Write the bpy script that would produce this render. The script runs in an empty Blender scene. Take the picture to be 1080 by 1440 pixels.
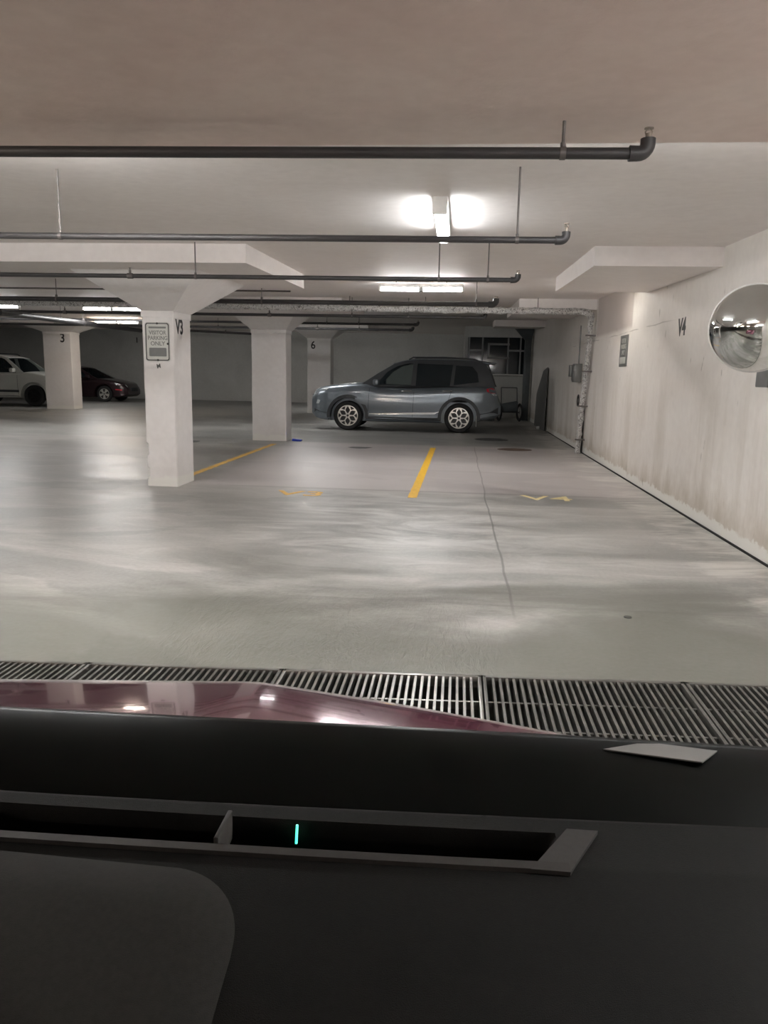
import bpy, bmesh, math, random
from mathutils import Vector, Matrix, noise
from mathutils.geometry import tessellate_polygon
random.seed(7)
PI = math.pi
scn = bpy.context.scene
col = scn.collection
V = Vector
# ------------------------------------------------------------------ materials
def lin(c):
    return tuple((v/12.92 if v <= .04045 else ((v+.055)/1.055)**2.4) for v in [x/255 for x in c])+(1,)
def newmat(name):
    m = bpy.data.materials.new(name); m.use_nodes = True
    nt = m.node_tree; nt.nodes.clear()
    o = nt.nodes.new('ShaderNodeOutputMaterial'); b = nt.nodes.new('ShaderNodeBsdfPrincipled')
    nt.links.new(b.outputs[0], o.inputs[0]); return m, nt, b
class G:
    """small node graph writer"""
    def __init__(s, nt): s.nt = nt; s.tc = nt.nodes.new('ShaderNodeTexCoord')
    def link(s, a, b): s.nt.links.new(a, b)
    def map(s, scale, rot=(0, 0, 0), loc=(0, 0, 0), out='Object'):
        n = s.nt.nodes.new('ShaderNodeMapping'); n.inputs['Scale'].default_value = scale
        n.inputs['Rotation'].default_value = rot; n.inputs['Location'].default_value = loc
        s.link(s.tc.outputs[out], n.inputs[0]); return n.outputs[0]
    def noise(s, scale, det=4, rough=.55, vec=None, dist=0):
        n = s.nt.nodes.new('ShaderNodeTexNoise'); n.inputs['Scale'].default_value = scale
        n.inputs['Detail'].default_value = det; n.inputs['Roughness'].default_value = rough
        n.inputs['Distortion'].default_value = dist
        s.link(vec if vec is not None else s.tc.outputs['Object'], n.inputs['Vector']); return n.outputs[0]
    def ramp(s, v, stops):
        n = s.nt.nodes.new('ShaderNodeValToRGB'); e = n.color_ramp.elements
        while len(e) < len(stops): e.new(.5)
        for i, (p, c) in enumerate(stops):
            e[i].position = p; e[i].color = c if isinstance(c, tuple) else (c, c, c, 1)
        s.link(v, n.inputs[0]); return n.outputs[0]
    def mix(s, f, a, b, mode='MIX'):
        n = s.nt.nodes.new('ShaderNodeMix'); n.data_type = 'RGBA'; n.blend_type = mode
        for i, v in ((0, f), (6, a), (7, b)):
            if isinstance(v, (int, float, tuple)): n.inputs[i].default_value = v
            else: s.link(v, n.inputs[i])
        return n.outputs[2]
    def math(s, op, a, b=0.0, c=None):
        n = s.nt.nodes.new('ShaderNodeMath'); n.operation = op
        for i, v in enumerate((a, b) if c is None else (a, b, c)):
            if isinstance(v, (int, float)): n.inputs[i].default_value = v
            else: s.link(v, n.inputs[i])
        return n.outputs[0]
    def xyz(s):
        n = s.nt.nodes.new('ShaderNodeSeparateXYZ'); s.link(s.tc.outputs['Object'], n.inputs[0]); return n.outputs
    def band(s, v, lo, hi, soft):
        """1 between lo and hi, soft edges"""
        a = s.math('SMOOTHSTEP', v, lo-soft, lo+soft) if False else None
        n1 = s.nt.nodes.new('ShaderNodeMapRange'); n1.interpolation_type = 'SMOOTHSTEP'
        n1.inputs[1].default_value = lo-soft; n1.inputs[2].default_value = lo+soft
        n2 = s.nt.nodes.new('ShaderNodeMapRange'); n2.interpolation_type = 'SMOOTHSTEP'
        n2.inputs[1].default_value = hi-soft; n2.inputs[2].default_value = hi+soft
        n2.inputs[3].default_value = 1; n2.inputs[4].default_value = 0
        s.link(v, n1.inputs[0]); s.link(v, n2.inputs[0])
        return s.math('MULTIPLY', n1.outputs[0], n2.outputs[0])
    def bump(s, h, b, strength=.3, dist=.01):
        n = s.nt.nodes.new('ShaderNodeBump'); n.inputs['Strength'].default_value = strength
        n.inputs['Distance'].default_value = dist; s.link(h, n.inputs['Height']); s.link(n.outputs[0], b.inputs['Normal'])
def pm(name, c, rough=.5, metal=0., var=.12, scale=8, bump=0., coat=0., spec=None):
    m, nt, b = newmat(name); g = G(nt)
    n = g.noise(scale)
    hi = tuple(min(1, v*(1+var)) for v in lin(c)[:3])+(1,); lo = tuple(v*(1-var) for v in lin(c)[:3])+(1,)
    g.link(g.ramp(n, [(.3, lo), (.7, hi)]), b.inputs['Base Color'])
    b.inputs['Roughness'].default_value = rough; b.inputs['Metallic'].default_value = metal
    if coat: b.inputs['Coat Weight'].default_value = coat; b.inputs['Coat Roughness'].default_value = .04
    if spec is not None: b.inputs['Specular IOR Level'].default_value = spec
    if bump: g.bump(g.noise(scale*6), b, bump, .004)
    return m
def emit(name, c, s):
    m, nt, b = newmat(name)
    b.inputs['Base Color'].default_value = (.8, .8, .8, 1)
    b.inputs['Emission Color'].default_value = lin(c); b.inputs['Emission Strength'].default_value = s; return m
def glass(name, tint, gl=.12, rough=.03):
    m, nt, b = newmat(name); b.inputs['Base Color'].default_value = (.02, .025, .03, 1)
    b.inputs['Roughness'].default_value = rough
    t = nt.nodes.new('ShaderNodeBsdfTransparent'); t.inputs[0].default_value = tint
    x = nt.nodes.new('ShaderNodeMixShader'); x.inputs[0].default_value = gl
    nt.links.new(t.outputs[0], x.inputs[1]); nt.links.new(b.outputs[0], x.inputs[2])
    nt.links.new(x.outputs[0], nt.nodes['Material Output'].inputs[0]); return m

M = {}
def floor_mat():
    m, nt, b = newmat('floor_concrete'); g = G(nt); x = g.xyz()
    big = g.noise(1, 6, .6, g.map((.35, .8, 1), (0, 0, .25)), .8)
    med = g.noise(1, 7, .65, g.map((1.1, 2.6, 1)), 1.2)
    fine = g.noise(38, 4, .7)
    c = g.ramp(big, [(.34, lin((116, 115, 110))), (.46, lin((148, 147, 141))), (.55, lin((176, 174, 168))), (.68, lin((202, 200, 195)))])
    c = g.mix(.5, c, g.ramp(med, [(.3, lin((112, 111, 106))), (.52, lin((152, 150, 145))), (.70, lin((200, 197, 194)))]))
    wet = g.noise(1, 5, .55, g.map((.28, .55, 1), (0, 0, -.5), (3.1, 1.7, 0)), 1.4)
    c = g.mix(g.ramp(wet, [(.53, 0.), (.57, .45)]), c, lin((112, 112, 108)))
    c = g.mix(.14, c, g.ramp(fine, [(.3, .10), (.7, .75)]))
    # pinkish salt-stained slab between the two bays, lamp glare painted pale near the middle of the lane
    bay = g.math('MULTIPLY', g.band(x[1], 8.6, 14.5, .25), g.band(x[0], -3.1, 2.3, .3))
    c = g.mix(g.math('MULTIPLY', bay, .42), c, lin((206, 196, 197)))
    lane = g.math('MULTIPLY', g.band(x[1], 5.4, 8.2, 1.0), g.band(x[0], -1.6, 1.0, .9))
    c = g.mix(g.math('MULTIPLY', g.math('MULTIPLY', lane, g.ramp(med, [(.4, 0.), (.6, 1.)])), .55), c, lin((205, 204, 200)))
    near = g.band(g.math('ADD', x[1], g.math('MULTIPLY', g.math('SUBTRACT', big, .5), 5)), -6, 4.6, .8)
    c = g.mix(g.math('MULTIPLY', near, .68), c, lin((84, 85, 74)))  # shade put into the near floor colour, offsetting the lamps behind the band
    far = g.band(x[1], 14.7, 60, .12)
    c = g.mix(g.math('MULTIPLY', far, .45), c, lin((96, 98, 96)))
    # efflorescence along the right wall, control joints, cracks
    wob = g.noise(1, 6, .7, g.map((2, 2, 2)))
    ed = g.math('ADD', x[0], g.math('MULTIPLY', g.math('SUBTRACT', wob, .5), .9))
    c = g.mix(g.math('MULTIPLY', g.math('MULTIPLY', g.band(ed, 1.82, 2.6, .12), g.ramp(med, [(.42, 0.), (.6, 1.)])), .6), c, lin((222, 219, 212)))
    def joint(axis, pos, w, lo, hi, k, wobble=.10):
        nonlocal c
        v = g.math('ADD', x[axis], g.math('MULTIPLY', g.math('SUBTRACT', g.noise(1, 3, .5, g.map((.7, .7, 1), loc=(pos, 0, 0))), .5), wobble))
        j = g.math('MULTIPLY', g.band(v, pos-w, pos+w, w*.6), g.band(x[1-axis], lo, hi, .3))
        c = g.mix(g.math('MULTIPLY', j, k), c, lin((84, 82, 79)))
    joint(0, .36, .008, 4.2, 14.5, .55)
    joint(1, 8.62, .045, -2.6, 2.0, .32)
    joint(1, 14.62, .035, -4, 2.3, .35)
    joint(1, 4.30, .015, -1.0, 2.3, .2)
    joint(1, 10.6, .02, -1.0, 1.9, .18, .3)
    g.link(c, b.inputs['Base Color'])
    g.link(g.ramp(g.mix(.5, big, med), [(.35, .30), (.65, .52)]), b.inputs['Roughness'])
    b.inputs['Specular IOR Level'].default_value = .55
    streak = g.noise(1, 5, .7, g.map((26, 7, 1), (0, 0, .22)), .6)
    patch = g.math('MULTIPLY', g.band(x[1], 3.2, 4.5, .3), g.band(x[0], -1.3, .15, .35))
    h = g.math('ADD', g.math('MULTIPLY', fine, .10), g.math('MULTIPLY', g.math('MULTIPLY', streak, patch), 3.0))
    g.bump(h, b, .5, .012)
    return m
def paint_mat(name, c, c2, streaks=0., dirt=0., wall=False):
    m, nt, b = newmat(name); g = G(nt); x = g.xyz()
    n = g.noise(1, 5, .6, g.map((.8, .8, .8)), .5)
    f = g.noise(14, 5, .65)
    cc = g.ramp(n, [(.32, lin(c2)), (.66, lin(c))])
    cc = g.mix(.10, cc, g.ramp(f, [(.3, .25), (.7, .9)]))
    if streaks:
        s = g.noise(1, 5, .6, g.map((3.0, 3.0, .28)), .3)
        low = g.ramp(x[2], [(0, 1.), (.5, .7), (.75, .0)]) if False else g.band(x[2], -1, 1.25, .5)
        cc = g.mix(g.math('MULTIPLY', g.math('MULTIPLY', g.ramp(s, [(.47, 0.), (.62, 1.)]), low), streaks), cc, lin((168, 155, 132)))
        cc = g.mix(g.math('MULTIPLY', g.ramp(s, [(.30, 1.), (.42, 0.)]), .35), cc, lin((238, 235, 230)))
    if dirt:
        d = g.noise(1, 6, .7, g.map((2.2, 2.2, 1.2)))
        v = g.math('ADD', x[2], g.math('MULTIPLY', g.math('SUBTRACT', d, .5), -.9))
        cc = g.mix(g.math('MULTIPLY', g.band(v, -2, .22, .22), dirt), cc, lin((150, 132, 100)))
        e = g.math('ADD', x[2], g.math('MULTIPLY', g.noise(1, 6, .8, g.map((6, 6, 6))), -.26))
        cc = g.mix(g.band(e, -2, -.02, .012), cc, lin((232, 230, 224)))
    if wall:
        # duller band high on the wall between the drop panels, and the pour joint
        pt = g.math('MULTIPLY', g.band(x[1], 10.65, 13.3, .05), g.band(x[2], 2.02, 4, .04))
        cc = g.mix(g.math('MULTIPLY', pt, .6), cc, lin((172, 158, 153)))
        w = g.math('ADD', x[2], g.math('MULTIPLY', g.noise(1, 3, .5, g.map((1, 1.5, 1))), .05))
        j = g.math('MULTIPLY', g.band(w, 1.985, 1.993, .008), g.band(g.noise(1, 2, .5, g.map((1, .9, 1))), .5, 2, .04))
        cc = g.mix(g.math('MULTIPLY', j, g.math('MULTIPLY', g.band(x[1], 8.8, 16, .4), .65)), cc, lin((110, 102, 94)))
        sp = g.noise(1, 2, .5, g.map((9, 9, 4)))
        cc = g.mix(g.math('MULTIPLY', g.band(sp, .73, 2, .015), .45), cc, lin((120, 112, 100)))
    g.link(cc, b.inputs['Base Color']); b.inputs['Roughness'].default_value = .62
    b.inputs['Specular IOR Level'].default_value = .3
    g.bump(g.math('ADD', f, g.math('MULTIPLY', n, 2)), b, .25, .008)
    return m
M['floor'] = floor_mat()
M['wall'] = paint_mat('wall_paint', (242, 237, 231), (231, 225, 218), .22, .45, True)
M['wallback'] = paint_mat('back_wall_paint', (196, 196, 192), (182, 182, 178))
M['ceil'] = paint_mat('ceiling_paint', (242, 236, 233), (233, 226, 222))
M['ceilnear'] = paint_mat('band_paint', (240, 224, 217), (226, 204, 196))
M['colp'] = paint_mat('column_paint', (240, 237, 236), (232, 228, 226), 0, .10)
M['pipe'] = pm('pipe_paint', (52, 50, 51), .5, 0)
M['frame'] = pm('window_frame_grey', (150, 152, 152), .5)
M['rod'] = pm('rod_metal', (104, 99, 97), .5, .4)
M['brass'] = pm('sprinkler_metal', (150, 140, 130), .35, .8)
M['palepipe'] = pm('pale_pipe', (190, 188, 186), .5, .2)
M['yellow'] = pm('yellow_paint', (236, 186, 50), .6, 0, .15, 20)
M['yellowworn'] = pm('worn_yellow_paint', (232, 184, 92), .6, 0, .3, 18)
M['palestencil'] = pm('worn_pale_paint', (232, 214, 160), .65, 0, .2, 18)
M['black'] = pm('black_paint', (44, 42, 42), .5)
M['signface'] = pm('sign_face', (192, 192, 186), .45, .1, .06)
M['signgrey'] = pm('sign_grey', (112, 112, 110), .5)
M['fixture'] = pm('fixture_metal', (222, 220, 216), .4)
M['tube'] = emit('tube_glow', (252, 250, 250), 30)
M['tubelow'] = emit('tube_glow_low', (255, 250, 242), 8)
M['tubesoft'] = emit('tube_glow_soft', (250, 252, 255), 11)
M['tubewarm'] = emit('tube_glow_warm', (255, 238, 222), 26)
M['tubedim'] = emit('tube_glow_dim', (255, 248, 232), 14)
M['steel'] = pm('grate_steel', (120, 118, 114), .42, .75, .2)
M['brightsteel'] = pm('bright_steel', (178, 176, 172), .3, .9, .1)
M['pit'] = pm('drain_dark', (14, 14, 14), .9)
M['mirror'] = pm('mirror_skin', (214, 216, 214), .04, 1.0, .02)
M['elec'] = pm('electrical_grey', (122, 122, 120), .45, .3)
M['blue'] = pm('blue_plastic', (36, 66, 190), .5)
M['cast'] = pm('cast_iron', (104, 88, 78), .6, .3, .25)
M['stain'] = pm('dark_stain', (70, 70, 68), .5)
M['board'] = pm('grey_board', (108, 108, 106), .7)
M['darkpost'] = pm('dark_post', (74, 80, 82), .5)  # dark grey of the corner shadow shape, also on cart tray and heap
M['rubber'] = pm('tyre_rubber', (30, 30, 31), .75)
M['alloy'] = pm('alloy_bright', (226, 222, 214), .25, .55, .04)
M['alloydark'] = pm('alloy_dark', (34, 34, 35), .4, .4)
M['trimblack'] = pm('trim_plastic', (54, 57, 60), .55)
M['interior'] = pm('cabin_dark', (30, 32, 34), .8)
M['glassdark'] = pm('dark_glass', (30, 38, 42), .06, 0, .05, spec=.6)
M['glassclear'] = glass('side_glass', (.84, .87, .87, 1), .08)
M['lamp'] = pm('lamp_lens', (214, 218, 220), .12, .3, .05)
M['lampred'] = pm('tail_lamp_red', (214, 50, 66), .15, 0, .05)
M['chrome'] = pm('chrome', (215, 215, 215), .12, 1, .03)
def carpaint(n, c, rough=.28, metal=.5): return pm(n, c, rough, metal, .05, 3, coat=.6)
M['slate'] = carpaint('slate_car_paint', (112, 120, 127))
M['silver'] = carpaint('pale_car_paint', (206, 206, 200), .3, .1)
M['maroonfar'] = carpaint('maroon_car_paint', (52, 36, 40))
M['hood'] = pm('hood_maroon', (118, 68, 84), .12, .35, .05, 3, coat=1.)
M['cowl'] = pm('cowl_black', (10, 13, 12), .30, 0, .1, 30, spec=.12)
M['dash'] = pm('dash_plastic', (19, 19, 18), .62, 0, .12, 240, .25, spec=.12)
M['dashlip'] = pm('dash_lip_plastic', (54, 53, 52), .5, 0, .08, 200, spec=.2)
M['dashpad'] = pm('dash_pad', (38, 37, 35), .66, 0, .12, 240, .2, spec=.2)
M['well'] = pm('vent_dark', (8, 8, 8), .8)
M['paper'] = pm('pale_paper', (112, 112, 110), .6)
M['green'] = emit('green_indicator', (40, 220, 170), .8)
def foil():
    m, nt, b = newmat('crinkled_foil'); g = G(nt)
    b.inputs['Metallic'].default_value = .25; b.inputs['Roughness'].default_value = .30
    n = g.noise(17, 6, .8, None, 2.2)
    g.link(g.ramp(n, [(.40, lin((84, 83, 82))), (.47, lin((200, 198, 196))), (.56, lin((252, 251, 250))), (.66, lin((150, 148, 147)))]), b.inputs['Base Color'])  # crease shade and bright glints put into the foil colour
    g.bump(n, b, .9, .03); return m
M['foil'] = foil()
def clearpane():
    m, nt, b = newmat('windscreen_glass'); t = nt.nodes.new('ShaderNodeBsdfTransparent')
    t.inputs[0].default_value = (.985, .992, .988, 1)
    nt.links.new(t.outputs[0], nt.nodes['Material Output'].inputs[0]); return m
M['pane'] = clearpane()

# ------------------------------------------------------------------ object helpers
def tag(o, label=None, cat=None, group=None, kind=None):
    if label: o['label'] = label
    if cat: o['category'] = cat
    if group: o['group'] = group
    if kind: o['kind'] = kind
    return o
def empty(name, loc, label, cat, group=None, rz=0):
    o = bpy.data.objects.new(name, None); col.objects.link(o); o.location = loc; o.rotation_euler = (0, 0, rz)
    o.empty_display_size = .1
    return tag(o, label, cat, group)
def abspos(o):
    m = Matrix.LocRotScale(o.location, o.rotation_euler, None)
    return abspos(o.parent) @ m if o.parent else m
def sharp(bm, ang=32):
    for f in bm.faces: f.smooth = True
    a = math.radians(ang)
    for e in bm.edges:
        if len(e.link_faces) == 2 and e.calc_face_angle(0) > a: e.smooth = False
class MB:
    """collects shapes in world coordinates (or in the parent's frame if local=True)"""
    def __init__(s): s.bm = bmesh.new()
    def box(s, a, b, bev=0, mat=None):
        a, b = V(a), V(b); c = (a+b)/2; d = b-a
        r = bmesh.ops.create_cube(s.bm, size=1)
        vs = r['verts']
        for v in vs: v.co = V((v.co.x*d.x, v.co.y*d.y, v.co.z*d.z))
        if bev:
            es = list({e for v in vs for e in v.link_edges})
            r2 = bmesh.ops.bevel(s.bm, geom=es, offset=bev, segments=2, profile=.5, affect='EDGES')
            vs = list({v for f in r2['faces'] for v in f.verts} | {v for v in vs if v.is_valid})
        for v in vs:
            if mat is not None: v.co = mat @ v.co
            v.co += c
        return s
    def hexa(s, p):
        """eight corners: bottom four ccw, top four ccw"""
        v = [s.bm.verts.new(q) for q in p]
        for f in ((3, 2, 1, 0), (4, 5, 6, 7), (0, 1, 5, 4), (1, 2, 6, 5), (2, 3, 7, 6), (3, 0, 4, 7)):
            s.bm.faces.new([v[i] for i in f])
        return s
    def tube(s, pts, r, n=12, cap=True):
        pts = [V(p) for p in pts]; rs = r if isinstance(r, (list, tuple)) else [r]*len(pts)
        rings = []; up = None
        for i, p in enumerate(pts):
            d = (pts[min(i+1, len(pts)-1)]-pts[max(i-1, 0)]).normalized()
            if up is None: up = V((0, 0, 1)) if abs(d.z) < .9 else V((1, 0, 0))
            side = d.cross(up)
            if side.length < 1e-4: side = d.cross(V((0, 1, 0)))
            side.normalize(); up = side.cross(d).normalized()
            rings.append([s.bm.verts.new(p+(side*math.cos(2*PI*k/n)+up*math.sin(2*PI*k/n))*rs[i]) for k in range(n)])
        for a, b in zip(rings, rings[1:]):
            for k in range(n): s.bm.faces.new((a[k], a[(k+1) % n], b[(k+1) % n], b[k]))
        if cap: s.bm.faces.new(rings[0][::-1]); s.bm.faces.new(rings[-1])
        return s
    def lathe(s, prof, centre, axis, n=32):
        """prof: (radius, along) pairs"""
        ax = V(axis).normalized(); t = V((0, 0, 1)) if abs(ax.z) < .9 else V((1, 0, 0))
        e1 = ax.cross(t).normalized(); e2 = ax.cross(e1)
        rings = []
        for r, h in prof:
            c = V(centre)+ax*h
            if r < 1e-6: rings.append([s.bm.verts.new(c)])
            else: rings.append([s.bm.verts.new(c+(e1*math.cos(2*PI*k/n)+e2*math.sin(2*PI*k/n))*r) for k in range(n)])
        for a, b in zip(rings, rings[1:]):
            for k in range(n):
                k2 = (k+1) % n
                q = [a[k % len(a)], a[k2 % len(a)], b[k2 % len(b)], b[k % len(b)]]
                q2 = []
                for v in q:
                    if v not in q2: q2.append(v)
                if len(q2) >= 3: s.bm.faces.new(q2)
        return s
    def prism(s, polys, f, t):
        """polys: outline followed by holes, 2-D; f(p2, h) gives the 3-D point; thickness 0..t"""
        tri = tessellate_polygon([[V((p[0], p[1], 0)) for p in q] for q in polys])
        flat = [p for q in polys for p in q]
        a = [s.bm.verts.new(f(p, 0)) for p in flat]; b = [s.bm.verts.new(f(p, t)) for p in flat]
        for x in tri:
            try: s.bm.faces.new([a[i] for i in x]); s.bm.faces.new([b[i] for i in x][::-1])
            except ValueError: pass
        k = 0
        for q in polys:
            m = len(q)
            for i in range(m):
                try: s.bm.faces.new((a[k+i], a[k+(i+1) % m], b[k+(i+1) % m], b[k+i]))
                except ValueError: pass
            k += m
        return s
    def grid(s, nu, nv, f, close=False):
        vs = [[s.bm.verts.new(f(i/(nu-1), j/(nv-1))) for j in range(nv)] for i in range(nu)]
        for i in range(nu-1):
            for j in range(nv-1): s.bm.faces.new((vs[i][j], vs[i+1][j], vs[i+1][j+1], vs[i][j+1]))
        return s
    def build(s, name, mat, parent=None, local=False, label=None, ang=32, recalc=True):
        if recalc: bmesh.ops.recalc_face_normals(s.bm, faces=s.bm.faces)
        sharp(s.bm, ang)
        if parent is not None and not local: s.bm.transform(abspos(parent).inverted())
        me = bpy.data.meshes.new(name); s.bm.to_mesh(me); s.bm.free(); me.materials.append(mat)
        o = bpy.data.objects.new(name, me); col.objects.link(o)
        if parent is not None: o.parent = parent
        if label: o['label'] = label
        return o
def origin_to(o, p):
    p = V(p); o.data.transform(Matrix.Translation(-p)); o.location = p; return o
def text_obj(name, s, size, mat4, mat, parent=None, ext=.0015, sx=1., bold=0.):
    cu = bpy.data.curves.new('t', 'FONT'); cu.body = s; cu.size = size; cu.extrude = ext; cu.align_x = 'CENTER'; cu.align_y = 'CENTER'
    cu.offset = bold
    t = bpy.data.objects.new('t', cu); col.objects.link(t); bpy.context.view_layer.update()
    me = bpy.data.meshes.new_from_object(t.evaluated_get(bpy.context.evaluated_depsgraph_get()))
    bpy.data.objects.remove(t); bpy.data.curves.remove(cu)
    me.transform(Matrix.Diagonal((sx, 1, 1, 1))); me.transform(mat4)
    me.materials.clear(); me.materials.append(mat)
    if parent is not None: me.transform(abspos(parent).inverted())
    me.name = name
    o = bpy.data.objects.new(name, me); col.objects.link(o); o.parent = parent
    return o
def frame(origin, ux, uy):
    ux = V(ux).normalized(); uy = V(uy).normalized(); uz = ux.cross(uy)
    return Matrix((( ux.x, uy.x, uz.x, origin[0]), (ux.y, uy.y, uz.y, origin[1]), (ux.z, uy.z, uz.z, origin[2]), (0, 0, 0, 1)))
def ceil(y): return 2.30+.026*y

# ------------------------------------------------------------------ camera
H = 1.31
pt, rl, yw = math.radians(10.25), .02, math.radians(5.3)
fw = V((-math.sin(yw)*math.cos(pt), math.cos(yw)*math.cos(pt), -math.sin(pt)))
r0 = V((math.cos(yw), math.sin(yw), 0)); u0 = r0.cross(fw)
Rr = r0*math.cos(rl)+u0*math.sin(rl); Uu = -r0*math.sin(rl)+u0*math.cos(rl)
cam = bpy.data.objects.new('camera', bpy.data.cameras.new('camera')); col.objects.link(cam)
cam.matrix_world = Matrix(((Rr.x, Uu.x, -fw.x, 0), (Rr.y, Uu.y, -fw.y, 0), (Rr.z, Uu.z, -fw.z, H), (0, 0, 0, 1)))
cam.data.sensor_fit = 'VERTICAL'; cam.data.sensor_height = 36; cam.data.lens = 1060/1440*36
cam.data.clip_start = .02; cam.data.clip_end = 200
scn.camera = cam

# ------------------------------------------------------------------ the setting
XL, XR, YN, YF = -24., 2.3, -8., 35.2
def structure(o): o['kind'] = 'structure'; return o
fl = MB()
# the floor has a trench for the drain between y=2.30 and y=3.20
T0, T1 = 2.46, 3.21; TS = .06          # the trench runs slightly askew
def skew(bm, everything=False):
    for v in bm.verts:
        if everything or min(abs(v.co.y-T0), abs(v.co.y-T1)) < .01: v.co.y += TS*v.co.x
fl.box((XL-.3, YN-.3, -.25), (XR+.3, T0, 0)); fl.box((XL-.3, T1, -.25), (XR+.3, YF+.3, 0))
fl.box((XL-.3, T0, -.45), (XR+.3, T1, -.30))
skew(fl.bm)
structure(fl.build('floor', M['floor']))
structure(MB().box((XR, YN-.3, -.25), (XR+.3, 25.9, 3.6)).build('wall_right', M['wall']))
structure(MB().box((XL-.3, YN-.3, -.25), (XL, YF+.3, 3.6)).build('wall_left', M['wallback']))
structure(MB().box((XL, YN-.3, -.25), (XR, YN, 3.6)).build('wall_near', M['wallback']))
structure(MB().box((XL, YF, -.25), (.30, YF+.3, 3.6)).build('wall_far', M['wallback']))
structure(MB().box((.20, 25.9, 0), (.30, YF, 3.6)).build('wall_recess', M['wallback']))
# ceiling: one sloping slab, a lower band over the near lane
c = MB()
c.hexa([(XL-.3, 2.9, ceil(2.9)), (XR+.3, 2.9, ceil(2.9)), (XR+.3, YF+.3, ceil(YF+.3)), (XL-.3, YF+.3, ceil(YF+.3)),
        (XL-.3, 2.9, 3.7), (XR+.3, 2.9, 3.7), (XR+.3, YF+.3, 3.7), (XL-.3, YF+.3, 3.7)])
structure(c.build('ceiling', M['ceil']))
structure(MB().box((XL, YN-.3, 2.158), (XR, 3.0, 3.7)).build('ceiling_band', M['ceilnear']))
# dark gap and crumbly white edge at the foot of the right wall
structure(MB().box((XR-.022, YN, 0.0), (XR-.0005, 19.4, .010)).build('trim_1', M['pit']))
# recess wall with window
kw = MB()
kw.box((.30, 25.6, 0), (2.3, 25.85, 1.40))
kw.box((.30, 25.6, 2.62), (2.3, 25.85, 3.5)); kw.box((2.16, 25.6, 1.4), (2.3, 25.85, 2.7))
kw.build('wall_back_right', M['wallback'])['kind'] = 'structure'
win = MB()
for x in (.34, .78, 1.62, 2.02): win.box((x-.025, 25.62, 1.44), (x+.025, 25.68, 2.62), .004)
for a, b_, z in ((.98, 1.66, 2.40), (.98, 1.66, 1.96), (1.62, 2.16, 2.2), (.34, .8, 2.2)): win.box((a, 25.60, z-.03), (b_, 25.67, z+.03), .004)
win.box((.95, 25.60, 1.93), (1.02, 25.67, 2.43), .004)
w = structure(win.build('window_1', M['frame']))
g_ = MB().box((.30, 25.70, 1.42), (2.16, 25.72, 2.62)).build('glass_pane', M['glassdark'], w)
MB().box((.75, 25.42, 1.395), (2.2, 25.62, 1.44), .008).build('window_sill', M['fixture'], w)

# ------------------------------------------------------------------ columns
def column(x0, x1, y0, y1, zc, panel, s, label, num=None, chips=False):
    root = empty('concrete_column', ((x0+x1)/2, (y0+y1)/2, 0), label, 'column')
    root['kind'] = 'thing'
    px0, px1, py0, py1 = panel
    zt = ceil(py0)-.17
    b = MB(); bm = b.bm
    # chamfered shaft with a slightly worn outline
    n = 14
    def ring(z):
        k = .012
        pts = [(x0+k, y0), (x1-k, y0), (x1, y0+k), (x1, y1-k), (x1-k, y1), (x0+k, y1), (x0, y1-k), (x0, y0+k)]
        out = []
        for i, p in enumerate(pts):
            w = noise.noise(V((p[0]*7, p[1]*7, z*6)))*.006
            if chips and i in (0, 7) and (.10 < z < .22 or .36 < z < .50): w += .02
            out.append(bm.verts.new((p[0]+(w if p[0] < (x0+x1)/2 else -w*.4), p[1]+abs(w)*.5, z)))
        return out
    zs = sorted(set([0, .05, .09, .11, .16, .21, .23, .35, .37, .43, .49, .51]+[.6+(zc-.6)*i/n for i in range(n+1)]))
    rs = [ring(z) for z in zs]
    for a, c_ in zip(rs, rs[1:]):
        for i in range(8): bm.faces.new((a[i], a[(i+1) % 8], c_[(i+1) % 8], c_[i]))
    bm.faces.new(rs[0][::-1]); bm.faces.new(rs[-1])
    b.build('shaft', M['colp'], root, ang=40)
    c_ = MB(); t = s[1]; sx = s[0]; e = .008
    zt0 = ceil(y0-t)-.17+.001; zt1 = ceil(y1+t)-.17+.001
    c_.hexa([(x0-e, y0-e, zc), (x1+e, y0-e, zc), (x1+e, y1+e, zc), (x0-e, y1+e, zc),
             (x0-sx, y0-t, zt0), (x1+sx, y0-t, zt0), (x1+sx, y1+t, zt1), (x0-sx, y1+t, zt1)])
    c_.box((x0-e, y0-e, zc-.07), (x1+e, y1+e, zc), .004)
    c_.build('capital', M['colp'], root)
    p = MB()
    za, zb = ceil(py0), ceil(py1)
    p.hexa([(px0, py0, za-.17), (px1, py0, za-.17), (px1, py1, zb-.17), (px0, py1, zb-.17),
            (px0, py0, za+.01), (px1, py0, za+.01), (px1, py1, zb+.01), (px0, py1, zb+.01)])
    p.build('drop_panel', M['ceil'], root)
    if num:
        txt, pos, ux, size, sxx = num
        text_obj('painted_number', txt, size, frame(pos, ux, (0, 0, 1)), M['black'], root, .001, sxx, .008 if txt == '3' else .006)
    return root
column(-3.53, -3.17, 8.35, 8.9, 1.97, (-4.75, -2.0, 7.15, 9.85), (.5, .6),
       'nearest white column, with the visitor parking sign and V3 painted on it', ('V3', (-3.168, 8.54, 1.80), (0, 1, 0), .22, .95), True)
column(-4.00, -3.32, 14.62, 15.1, 2.14, (-5.1, -2.1, 13.7, 17.0), (.36, .6),
       'wide plain white column at the far end of the yellow line, no number on it')
column(-5.10, -4.30, 25.7, 26.3, 2.50, (-6.3, -2.9, 24.5, 27.8), (.38, .5),
       'far white column painted with the number 6, behind the nose of the grey car', ('6', (-4.90, 25.698, 2.27), (1, 0, 0), .36, .9))
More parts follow.
